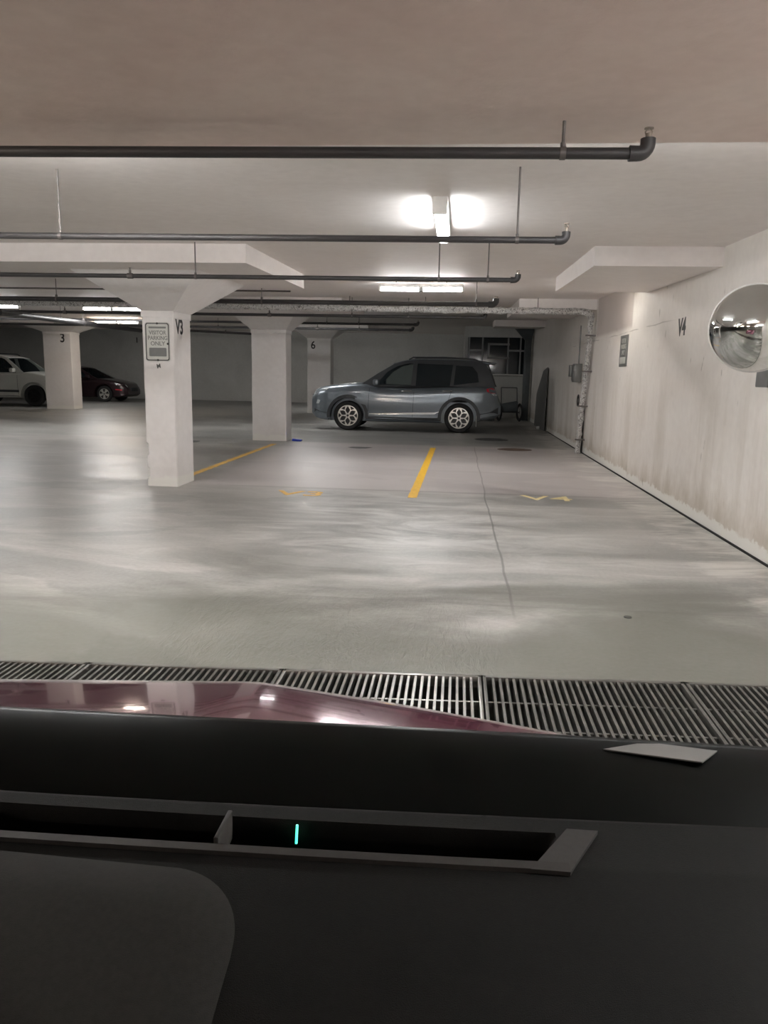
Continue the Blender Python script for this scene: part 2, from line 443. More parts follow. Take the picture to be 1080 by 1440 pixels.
column(-13.68, -12.72, 24.3, 24.9, 2.52, (-14.9, -11.5, 23.2, 26.2), (.55, .5),
       'white column painted with the number 3, in front of the white car', ('3', (-13.0, 24.298, 2.31), (1, 0, 0), .40, .9))
# drop panels that sit against the right wall, no column under them
for i, (x0, y0, y1) in enumerate(((1.18, 7.2, 9.95), (1.0, 13.45, 16.7), (.95, 21.1, 22.5))):
    p = MB(); za, zb = ceil(y0), ceil(y1)
    p.hexa([(x0, y0, za-.17), (XR+.05, y0, za-.17), (XR+.05, y1, zb-.17), (x0, y1, zb-.17),
            (x0, y0, za+.01), (XR+.05, y0, za+.01), (XR+.05, y1, zb+.01), (x0, y1, zb+.01)])
    structure(p.build('ceiling_panel', M['ceil']))

# ------------------------------------------------------------------ sprinkler pipes
def sprinkler(name, p0, p1, r, label, hangers=(), up=.0, elbow=True, heads=(), mat='pipe', cz=None, cat='pipe'):
    """straight pipe p0 -> p1 with an elbow and head at p1"""
    root = empty(name, p1, label, cat)
    p0, p1 = V(p0), V(p1); d = (p1-p0).normalized()
    b = MB(); b.tube([p0, p1-d*r], r, 14)
    b.build('pipe_run', M[mat], root)
    if elbow:
        q = MB(); R_ = r*1.6; pts = []; rr = []
        for k in range(7):
            a = k/6*PI/2
            pts.append(p1-d*R_+d*R_*math.sin(a)+V((0, 0, R_*(1-math.cos(a))))); rr.append(r*1.32)
        pts = [p1-d*R_*2]+pts; rr = [r*1.36]+rr; pts.append(pts[-1]+V((0, 0, r*.9))); rr.append(r*1.32)
        q.tube(pts, rr, 14); q.build('elbow', M[mat], root)
        h = MB(); top = pts[-1]
        h.tube([top-V((0, 0, .005)), top+V((0, 0, up*.55))], r*.55, 10)
        for sgn in (-1, 1):
            h.tube([top+V((sgn*r*.45, 0, up*.4)), top+V((sgn*r*.6, 0, up*.7)), top+V((sgn*r*.15, 0, up))], r*.14, 6)
        h.lathe([(0, up), (r*.85, up), (r*.85, up+.003), (0, up+.004)], top, (0, 0, 1), 16)
        h.build('sprinkler_head', M['brass'], root)
    for x in hangers:
        f = (x-p0.x)/(p1.x-p0.x); p = p0.lerp(p1, f); top = cz if cz else ceil(p.y)
        h = MB(); h.tube([p+V((0, 0, r*.7)), V((p.x, p.y, top+.004))], .0055, 8)
        h.lathe([(r*.5, r*.9), (r*.5, r*1.7), (r*.3, r*2.0)], p, (0, 0, 1), 10)
        h.lathe([(r*1.02, -.010), (r*1.16, -.009), (r*1.16, .009), (r*1.02, .010)], p, d, 16)
        h.build('hanger', M['rod'], root)
    for x in heads:
        f = (x-p0.x)/(p1.x-p0.x); p = p0.lerp(p1, f)
        h = MB(); h.tube([p+V((0, 0, r*.5)), p+V((0, 0, r*2.6))], r*.55, 10); h.tube([p+V((0, 0, r*2.6)), p+V((0, 0, r*3.6))], r*.3, 8)
        h.lathe([(r*1.18, -r*1.3), (r*1.3, -r*1.2), (r*1.3, r*1.2), (r*1.18, r*1.3)], p, d, 14)
        h.lathe([(0, r*3.6), (r*.75, r*3.65), (0, r*3.8)], p, (0, 0, 1), 10)
        h.build('sprinkler_head', M['rod'], root)
    return root
sprinkler('sprinkler_pipe', (-6, 2.75, 2.118), (.60, 2.75, 2.054), .0185, 'thick dark pipe nearest the viewer, hung under the low ceiling band',
          (.323, -3.4), .03, cz=2.158)
sprinkler('sprinkler_pipe', (-7, 4.3, 2.08), (.548, 4.3, 2.041), .0175, 'dark sprinkler pipe second from the viewer, on two long hanger rods',
          (-2.278, .29), .04)
sprinkler('sprinkler_pipe', (-8, 7.05, 2.192), (.50, 7.05, 2.170), .020, 'dark sprinkler pipe crossing in front of the nearest column capital',
          (-2.449, .235, -.202), .03, heads=(-3.076,))
sprinkler('sprinkler_pipe', (-14, 10, 2.25), (.448, 10, 2.228), .030, 'dark pipe between the horizontal ceiling light and the foil-wrapped pipe',
          (-2.59, .2, -5.4), .02, heads=(-3.5,))
sprinkler('sprinkler_pipe', (-16, 13.6, 2.345), (.44, 13.6, 2.335), .026, 'dark sprinkler pipe just beyond the foil-wrapped pipe, crossing the wide plain column',
          (-1.9, -5.5, -.9), .02, heads=(-3.384, -7.2))
sprinkler('sprinkler_pipe', (-16, 16.8, 2.43), (-.9, 16.8, 2.41), .026, 'sprinkler pipe behind the wide plain column',
          (-2.9, -2.2, -9), .03)
sprinkler('sprinkler_pipe', (-16, 20, 2.50), (-1.2, 20, 2.485), .03, 'dark pipe above the capital of the column numbered 6',
          (-2.6, -10), .03, heads=(-3.70,))
sprinkler('water_pipe', (-12, 22, 2.64), (-5.3, 22, 2.585), .035, 'pale pipe crossing the dark gap between the two nearest columns', (-7,), elbow=False, mat='palepipe')
sprinkler('water_pipe', (-7.6, 12.2, 2.22), (-8.9, 21, 2.42), .055, 'thick dark pipe running slantwise away over the left bays', (-8.2,), elbow=False)
b = sprinkler('conduit', (-12, 29.2, 2.93), (-6.5, 29.2, 2.75), .045, 'dark conduit sagging high in front of the far wall', (-9,), elbow=False)
sprinkler('conduit', (-16, 10.7, 2.47), (-2.35, 10.7, 2.44), .012, 'thin grey conduit just under the ceiling before the foil-wrapped pipe', (-3.3,), elbow=False, mat='rod')

# foil wrapped pipe: along the ceiling, elbow at the wall, down to the floor
root = empty('foil_wrapped_pipe', (2.2, 13.3, 0), 'silver foil-wrapped pipe running along the ceiling and down the right wall', 'pipe')
def crinkle(pts, r, name, seed):
    b = MB(); pts = [V(p) for p in pts]; dense = []
    for a, c_ in zip(pts, pts[1:]):
        m = max(2, int((c_-a).length/.05))
        dense += [a.lerp(c_, k/m) for k in range(m)]
    dense.append(pts[-1])
    rs = [r*(1+.30*noise.noise(V((i*.33, seed, 0)))+(.10 if i % 17 == 0 else 0)) for i in range(len(dense))]
    b.tube(dense, rs, 18)
    for v in b.bm.verts: v.co += V((noise.noise(v.co*19+V((seed, 0, 0))), noise.noise(v.co*19+V((9, seed, 0))), noise.noise(v.co*19+V((0, 5, seed)))))*r*.42
    return b.build(name, M['foil'], root, ang=180)
crinkle([(-16, 13.3, 2.52), (-4.3, 13.3, 2.457), (-.57, 13.3, 2.435), (2.02, 13.3, 2.435), (2.15, 13.3, 2.41), (2.20, 13.3, 2.33)], .052, 'ceiling_run', 1)
crinkle([(2.20, 13.3, 2.34), (2.21, 13.42, 2.2), (2.22, 13.48, 1.9), (2.22, 13.7, 1.2), (2.21, 13.85, .5), (2.20, 13.88, .0)], .045, 'wall_drop', 4)
for z, y in ((2.05, 13.45), (1.45, 13.6), (.85, 13.78), (.25, 13.87)):
    MB().box((2.13, y-.09, z-.012), (2.30, y-.05, z+.012), .003).build('pipe_clamp', M['rod'], root)
for (x, l) in ((-.60, .25), (-4.6, .22), (-1.9, .2), (1.3, .3), (-9, .2)):
    MB().tube([(x, 13.3, 2.46), (x, 13.3, ceil(13.3)+.003)], .006, 8).build('hanger', M['rod'], root)
# dark downpipe hugging the same drop
MB().tube([(2.275, 13.72, 2.3), (2.28, 13.9, 1.9), (2.28, 13.98, 1.0), (2.28, 14.0, .0)], .018, 10).build('steel_conduit', M['pipe'], root)

# electrical box beside it
root = empty('electrical_box', (2.23, 14.9, 1.2), 'grey electrical box on the right wall just past the foil-wrapped pipe', 'electrical box')
MB().box((2.16, 14.55, 1.26), (2.30, 14.85, 1.60), .01).build('case', M['elec'], root)
MB().box((2.145, 14.58, 1.29), (2.162, 14.82, 1.57), .004).build('cover', M['elec'], root)
MB().box((2.12, 14.83, 1.36), (2.30, 15.05, 1.58), .01).build('junction_box', M['elec'], root)
MB().tube([(2.25, 14.7, 1.6), (2.25, 14.7, 2.3)], .012, 8).build('conduit', M['elec'], root)
root2 = MB(); root2.tube([(2.24, 14.25, .92+.07*math.cos(a)) if False else (2.22, 14.30+.09*math.sin(a), .93+.10*math.cos(a)) for a in [k/24*2*PI for k in range(25)]], .012, 8, cap=False)
o = root2.build('cable_loop', M['black']); tag(o, 'small dark coil of cable on the right wall low behind the foil pipe', 'cable'); origin_to(o, (2.22, 14.3, .82))

# ------------------------------------------------------------------ lights
def tube_light(p0, p1, label, group=None, mat='tube', name='fluorescent_light', band=True, w=.10):  # also makes the added unseen fill lights, under the same default name
    p0, p1 = V(p0), V(p1); d = (p1-p0); L = d.length; d.normalize(); sd = V((0, 0, 1)).cross(d).normalized()
    root = empty(name, (p0+p1)/2, label, 'ceiling light', group)
    rz = math.atan2(d.y, d.x); R3 = Matrix.Rotation(rz, 4, 'Z')
    mid = (p0+p1)/2
    MB().box(mid-V((L/2, w/2, 0)), mid+V((L/2, w/2, .05)), .006, R3).build('housing', M['fixture'], root)
    MB().box(mid-V((L/2-.01, w*.42, .045)), mid+V((L/2-.01, w*.42, -.002)), .015, R3).build('diffuser', M[mat], root)
    for s in (-1, 1):
        q = mid+d*s*(L/2-.005)
        MB().box(q-V((.012, w*.46, .05)), q+V((.012, w*.46, .03)), .004, R3).build('end_cap', M['fixture'], root)
    if band: MB().box(mid-V((.03, w*.5, .05)), mid+V((.03, w*.5, .0)), .003, R3).build('centre_clip', M['elec'], root)
    z = ceil(mid.y) if mid.y > 3 else 2.158
    if z-mid.z > .06:
        for s in (-1, 1):
            q = mid+d*s*L*.3
            MB().tube([q+V((0, 0, .04)), V((q.x, q.y, z+.003))], .006, 8).build('hanger', M['rod'], root)
    return root
tube_light((-.15, 5.05, ceil(5.05)-.056), (-.15, 6.25, ceil(6.25)-.056), 'bright fluorescent light seen end-on above the second dark pipe', band=False, mat='tubesoft')
tube_light((-1.11, 10.65, 2.50), (.03, 10.65, 2.50), 'bright horizontal fluorescent light above the grey car, dark clip at its middle')
tube_light((-8.05, 16.0, 2.62), (-6.75, 16.0, 2.62), 'bright fluorescent light just left of the nearest column capital')
tube_light((-10.6, 15.5, 2.60), (-9.2, 15.5, 2.60), 'fluorescent light at the left edge above the white car')
tube_light((-11.3, 23.2, 2.80), (-9.9, 23.2, 2.80), 'warmer fluorescent light low behind the nearest column', mat='tubewarm')
for x, y, m_, l in ((-3.9, 1.1, 'tubewarm', 'warm fluorescent light above the left flank of the dark red car'), (1.0, .9, 'tube', 'fluorescent light above the right flank of the dark red car'),
                (-3.9, -2.2, 'tubewarm', 'warm fluorescent light behind the viewer to the left'), (-.6, -3.2, 'tube', 'fluorescent light straight behind the viewer'),
                (-8.2, .8, 'tube', 'fluorescent light over the near lane, furthest left')):
    tube_light((x, y, 2.108), (x+1.2, y, 2.108), l, mat=m_)  # lamps flanking the car and furthest left are added for ceiling brightness
tube_light((-8.6, 5.2, 2.38), (-7.2, 5.2, 2.38), 'fluorescent light over the lane beyond the left edge')  # unseen lamp added to brighten the left side
# unseen fill lamps added behind the ceiling band and behind the drop panels
for x, y, dz, L_, m_, l in ((-5.3, 3.25, .10, 1.2, 'tube', 'fluorescent light behind the low ceiling band, far left of it'), (-2.6, 3.25, .10, 1.2, 'tube', 'fluorescent light behind the low ceiling band, left of centre'),
                (.3, 3.25, .075, 1.2, 'tubesoft', 'fluorescent light behind the low ceiling band, right of centre'),
                (1.35, 10.6, .054, .7, 'tubelow', 'short fluorescent light behind the first drop panel on the right wall'), (-4.3, 18.1, .054, 1.2, 'tube', 'fluorescent light behind the drop panel of the wide plain column'),
                (-5.2, 28.7, .054, 1.2, 'tube', 'fluorescent light behind the column numbered 6'), (-14.0, 27.3, .054, 1.2, 'tube', 'fluorescent light above the white car, behind its column')):
    tube_light((x, y, ceil(y)-dz), (x+L_, y, ceil(y)-dz), l, mat=m_)
# ------------------------------------------------------------------ signs and wall markings
root = empty('parking_sign', (-3.345, 8.345, 1.42), 'grey visitor parking sign with a dark border on the nearest column', 'sign')
def rrect(cx, cz, w, h, r, n=6):
    out = []
    for (sx, sz, a0) in ((1, 1, 0), (-1, 1, 90), (-1, -1, 180), (1, -1, 270)):
        for k in range(n+1):
            a = math.radians(a0+90*k/n); out.append((cx+sx*(w/2-r)+r*math.cos(a), cz+sz*(h/2-r)+r*math.sin(a)))
    return out
cx, cz = -3.352, 1.632
fY = lambda p, h: V((p[0], 8.344-h, p[1]))
MB().prism([rrect(cx, cz, .285, .425, .03)], fY, .006).build('panel', M['signface'], root)
MB().prism([rrect(cx, cz, .270, .410, .026), rrect(cx, cz, .250, .390, .02)[::-1]], lambda p, h: V((p[0], 8.338-h, p[1])), .002).build('border', M['black'], root)
for s, z, sz in (('VISITOR', 1.730, .062), ('PARKING', 1.672, .062), ('ONLY', 1.612, .062)):
    text_obj('lettering', s, sz, frame((cx+.004, 8.3375, z), (1, 0, 0), (0, 0, 1)), M['signgrey'], root, .001, .88 if s != 'ONLY' else 1., .001)
MB().prism([rrect(cx+.002, 1.520, .20, .095, .012)], lambda p, h: V((p[0], 8.338-h, p[1])), .0015).build('notice_block', M['signgrey'], root, label='blurred block of small grey print')
MB().prism([rrect(cx+.002, 1.788, .20, .02, .005)], lambda p, h: V((p[0], 8.338-h, p[1])), .0015).build('notice_strip', M['signgrey'], root)
for x, z in ((cx, 1.832), (cx, 1.432), (cx+.118, 1.612)):
    MB().lathe([(0, .008), (.010, .006), (.012, 0), (0, 0)], (x, 8.338, z), (0, -1, 0), 12).build('screw', M['black'], root)
o = text_obj('graffiti_mark', 'M', .07, frame((-3.35, 8.347, 1.365), (1, 0, .2), (-.2, 0, 1)), M['signgrey'], None, .001, .9, .001)
tag(o, 'small scrawled grey mark under the visitor parking sign', 'mark')
# small strip sign on the right wall
root = empty('wall_sign', (2.29, 11.03, 1.48), 'narrow grey parking sign on the right wall beyond the V4 marking', 'sign')
MB().box((2.286, 10.80, 1.50), (2.302, 11.26, 1.93), .004).build('panel', M['elec'], root)
for s, z in (('VISITOR', 1.85), ('PARKING', 1.77), ('ONLY', 1.69)):
    text_obj('lettering', s, .09, frame((2.2845, 11.03, z), (0, -1, 0), (0, 0, 1)), M['signface'], root, .001, .85, .001)
MB().box((2.283, 10.86, 1.54), (2.287, 11.20, 1.63), .001).build('notice_block', M['signface'], root)
o = text_obj('painted_number', 'V4', .24, frame((2.299, 8.31, 1.86), (0, -1, 0), (0, 0, 1)), M['black'], None, .001, 1.0, .009)
tag(o, 'black V4 painted on the right wall', 'painted marking'); origin_to(o, (2.299, 8.31, 1.74))
o = text_obj('painted_number', '1', .34, frame((-15.15, 35.197, 2.72), (1, 0, 0), (0, 0, 1)), M['black'], None, .002, 1.0, .008)
tag(o, 'small dark number 1 painted on the far wall left of the nearest column', 'painted marking'); origin_to(o, (-15.15, 35.197, 2.6))

# ------------------------------------------------------------------ floor markings
def strip(name, pts_l, pts_r, mat, label, cat='parking line', worn=0.):
    b = MB(); n = 60; bm = b.bm
    L0, L1, R0, R1 = V(pts_l[0]), V(pts_l[1]), V(pts_r[0]), V(pts_r[1]); rows = []
    for i in range(n+1):
        t = i/n; a = L0.lerp(L1, t); c_ = R0.lerp(R1, t)
        w1 = worn*noise.noise(V((i*.9, 3, 0))); w2 = worn*noise.noise(V((i*.9, 8, 0)))
        rows.append([bm.verts.new((a.x+w1, a.y, z)) for z in (.0002, .0025)]+[bm.verts.new((c_.x+w2, c_.y, z)) for z in (.0025, .0002)])
    for p, q in zip(rows, rows[1:]):
        for k in range(4): bm.faces.new((p[k], p[(k+1) % 4], q[(k+1) % 4], q[k]))
    bm.faces.new(rows[0]); bm.faces.new(rows[-1][::-1])
    o = b.build(name, mat); tag(o, label, cat); return origin_to(o, ((L0+R1)/2).to_tuple()[:2]+(0,))
strip('parking_line', ((-3.43, 8.92, 0), (-3.46, 14.0, 0)), ((-3.33, 8.92, 0), (-3.36, 14.0, 0)), M['yellowworn'],
      'worn yellow line on the floor joining the two nearest columns', worn=.03)
strip('parking_line', ((-.50, 8.15, 0), (-.46, 14.1, 0)), ((-.40, 8.15, 0), (-.36, 14.1, 0)), M['yellow'],
      'bright yellow line in the middle of the floor between bays V3 and V4', worn=.01)
o = text_obj('bay_number', 'V3', .44, frame((-1.70, 8.17, .0018), (1, 0, 0), (0, 1, 0)), M['yellowworn'], None, .0012, 1.15, .004)
tag(o, 'worn yellow V3 stencilled on the floor', 'painted marking')
o = text_obj('bay_number', 'V4', .44, frame((1.04, 8.42, .0018), (1, 0, 0), (0, 1, 0)), M['palestencil'], None, .0012, 1.15, .004)
tag(o, 'pale worn V4 stencilled on the floor', 'painted marking')
def disc(name, c_, rx, ry, mat, label, cat, h=.006, ribs=True):
    b = MB()
    b.lathe([(0, h), (.80, h), (.84, h*.4), (.90, h*.4), (.93, h), (1, h*.8), (1, 0), (0, 0)], (0, 0, 0), (0, 0, 1), 40)
    for v in b.bm.verts: v.co = V((v.co.x*rx, v.co.y*ry, v.co.z))
    if ribs:
        for k in range(-3, 4): b.box((-rx*.6, k*ry*.2-.008, h), (rx*.6, k*ry*.2+.008, h+.003), .001)
    o = b.build(name, mat); o.location = c_; return tag(o, label, cat)
disc('drain_cover', (1.10, 14.2, 0), .32, .26, M['cast'], 'round brownish drain cover on the floor just before the dark joint', 'drain cover')
disc('drain_cover', (.77, 16.4, 0), .36, .34, M['stain'], 'round dark drain cover on the floor behind the rear of the grey car', 'drain cover')
disc('floor_plug', (1.0, 4.18, 0), .022, .022, M['stain'], 'small round dark plug in the concrete at lower right', 'floor plug', .004, False)
# oil spot (an irregular patch)
def spot(c_, r, label, seed, asp=1., mat='stain'):
    b = MB(); n = 28
    ring = [(r*asp*(1+.35*noise.noise(V((math.cos(2*PI*k/n)*1.5, math.sin(2*PI*k/n)*1.5, seed))))*math.cos(2*PI*k/n),
             r*(1+.35*noise.noise(V((math.cos(2*PI*k/n)*1.5, math.sin(2*PI*k/n)*1.5, seed+5))))*math.sin(2*PI*k/n)) for k in range(n)]
    b.prism([ring], lambda p, h: V((c_[0]+p[0], c_[1]+p[1], .0003+h)), .0012)
    o = b.build('oil_stain', M[mat]); tag(o, label, 'stain'); return origin_to(o, c_)
spot((-1.75, 13.75, 0), .17, 'small dark oil spot on the floor between the blue object and the bright yellow line', 2, 1.2)
spot((-5.2, 14.0, 0), .30, 'dark oil spot on the floor between the two nearest columns', 6, 1.3)
# blue thing by column two
b = MB().box((-.095, -.06, 0), (.095, .06, .045), .008)
for v in b.bm.verts: v.co += V((noise.noise(v.co*14), noise.noise(v.co*14+V((4, 0, 0))), 0))*.012; v.co.z *= 1-.35*(v.co.x > 0)
o = b.build('blue_packet', M['blue']); o.location = (-3.13, 14.75, .0); tag(o, 'small blue packet lying on the floor beside the wide plain column', 'packet')

# ------------------------------------------------------------------ trench drain grates
def grate(x0, x1, label, bright):
    root = empty('drain_grate', ((x0+x1)/2, (T0+T1)/2+TS*(x0+x1)/2, -.02), label, 'drain grate', None)
    y0, y1 = T0+.004, T1-.004
    f = MB()
    for a, b_ in (((x0, y0), (x1, y0+.02)), ((x0, y1-.022), (x1, y1)), ((x0, y0), (x0+.014, y1)), ((x1-.014, y0), (x1, y1))):
        f.box((a[0], a[1], -.05), (b_[0], b_[1], .002), .001)
    skew(f.bm, True)
    f.build('rim', M['brightsteel'] if bright else M['steel'], root)
    s = MB(); n = int((x1-x0-.03)/.0300); st = (x1-x0-.028)/n
    for k in range(1, n):
        x = x0+.014+k*st; s.box((x-.0055, y0+.01, -.045), (x+.0055, y1-.01, -.001))
    for yy in (y0+(y1-y0)*.32, y0+(y1-y0)*.66): s.box((x0+.005, yy-.006, -.045), (x1-.005, yy+.006, -.012))
    skew(s.bm, True)
    s.build('bars', M['brightsteel'] if bright else M['steel'], root)
xs = [-4.26, -3.38, -2.50, -1.62, -.735, .155, 1.045, XR-.37]
labs = ['dark drain grate section furthest left', 'drain grate section hidden by the left of the hood, third from the left', 'drain grate section left of the pale slanting divider at far left',
        'dark drain grate section above the left half of the red hood', 'bright steel drain grate section in the centre above the red hood',
        'drain grate section right of centre, just past the double bright divider', 'drain grate section at the right edge, past the slanting bright bar']
for i in range(7): grate(xs[i]+.004, xs[i+1]-.004, labs[i], i in (4,))

# ------------------------------------------------------------------ convex mirror on the right wall
mc = V((1.97, 5.42, 1.672)); ax = V((-.62, -1., -.12)).normalized(); RM = .288
root = empty('convex_mirror', mc, 'round silver convex mirror at the right edge, on a bracket from the wall', 'mirror')
prof = []
for k in range(17):
    a = k/16*math.radians(78); prof.append((RM*math.sin(a)/math.sin(math.radians(78)), .27*(math.cos(a)-math.cos(math.radians(78)))/(1-math.cos(math.radians(78)))))
MB().lathe(prof, mc, ax, 48).build('mirror_dome', M['mirror'], root, ang=60)
MB().lathe([(RM*.98, -.012), (RM+.006, -.012), (RM+.006, .004), (RM-.002, .008)], mc, ax, 48).build('rim', M['fixture'], root)
MB().lathe([(0, -.03), (RM*.6, -.03), (RM*.98, -.012)], mc, ax, 32).build('back_shell', M['elec'], root)
MB().tube([mc-ax*.03, (2.12, 5.72, 1.58), (2.24, 5.80, 1.42)], .022, 10).build('arm', M['elec'], root)
MB().box((2.20, 5.70, 1.28), (2.302, 5.92, 1.46), .008).build('wall_bracket', M['elec'], root)

# ------------------------------------------------------------------ clutter by the far right corner
root = empty('dark_post', (2.15, 24.3, 0), 'tall dark post in the far right corner, flaring out at the ceiling', 'post')  # solid put in for the dark vertical shadow in the corner
MB().box((2.04, 24.2, 0), (2.24, 24.4, 2.50), .01).build('shaft', M['darkpost'], root)
z = ceil(24.3)
MB().hexa([(2.04, 24.2, 2.48), (2.24, 24.2, 2.48), (2.24, 24.4, 2.48), (2.04, 24.4, 2.48), (1.65, 23.9, z+.01), (2.29, 23.9, z+.01), (2.29, 24.7, z+.01), (1.65, 24.7, z+.01)]).build('flared_head', M['darkpost'], root)
root = empty('leaning_board', (2.22, 20.8, 0), 'dark grey board leaning against the right wall beyond the foil pipe', 'board')
b = MB(); b.prism([[(19.6, 0), (22.0, 0), (21.9, .9), (20.6, 1.52), (19.7, 1.60)]], lambda p, h: V((2.24-.0*h+.03*(p[1]/1.6)-h, p[0], p[1])), .02)
b.build('panel', M['board'], root)
MB().box((2.12, 20.3, 0), (2.2, 20.38, .07), .01).build('foot_block', M['palepipe'], root)
# hand cart behind the grey car
root = empty('hand_cart', (1.7, 24.0, 0), 'dark two-wheeled cart behind the tail of the grey car', 'cart')
for x in (1.92, 1.30):
    wl = MB(); wl.lathe([(.20, -.02), (.25, -.028), (.28, 0), (.25, .028), (.20, .02), (.20, -.02)], (x, 23.6, .28), (1, .25, 0), 28)
    wo = wl.build('wheel', M['rubber'], root)
    sp = MB(); sp.lathe([(0, -.012), (.04, -.012), (.04, .012), (0, .012)], (x, 23.6, .28), (1, .25, 0), 12)
    for k in range(6):
        a = k*PI/3; sp.tube([(x, 23.6, .28), (x+.0, 23.6+.21*math.cos(a), .28+.21*math.sin(a))], .006, 6)
    sp.build('spokes', M['elec'], wo)
fr = MB()
fr.tube([(1.30, 23.6, .28), (1.92, 23.6, .28)], .014, 8)
for x in (1.36, 1.84): fr.tube([(x, 23.5, .22), (x, 23.75, .75), (x, 24.0, 1.02)], .014, 8)
fr.tube([(1.36, 24.0, 1.02), (1.84, 24.0, 1.02)], .014, 8)
fr.build('frame', M['pipe'], root)
b = MB().box((1.34, 23.45, .30), (1.86, 24.0, .56), .04)
for v in b.bm.verts: v.co.z += .10*noise.noise(v.co*3)
b.build('tray', M['darkpost'], root)
b = MB().grid(24, 16, lambda u, v: V((.38+u*.8, 23.7+v*.8, max(0, .62*math.sin(PI*min(1, max(0, u)))**.5*math.sin(PI*v)**.5*(1+.3*noise.noise(V((u*5, v*5, 1))))))))
o = b.build('covered_heap', M['darkpost']); tag(o, 'low dark covered heap behind the tail of the grey car', 'heap'); origin_to(o, (.78, 24.1, 0))

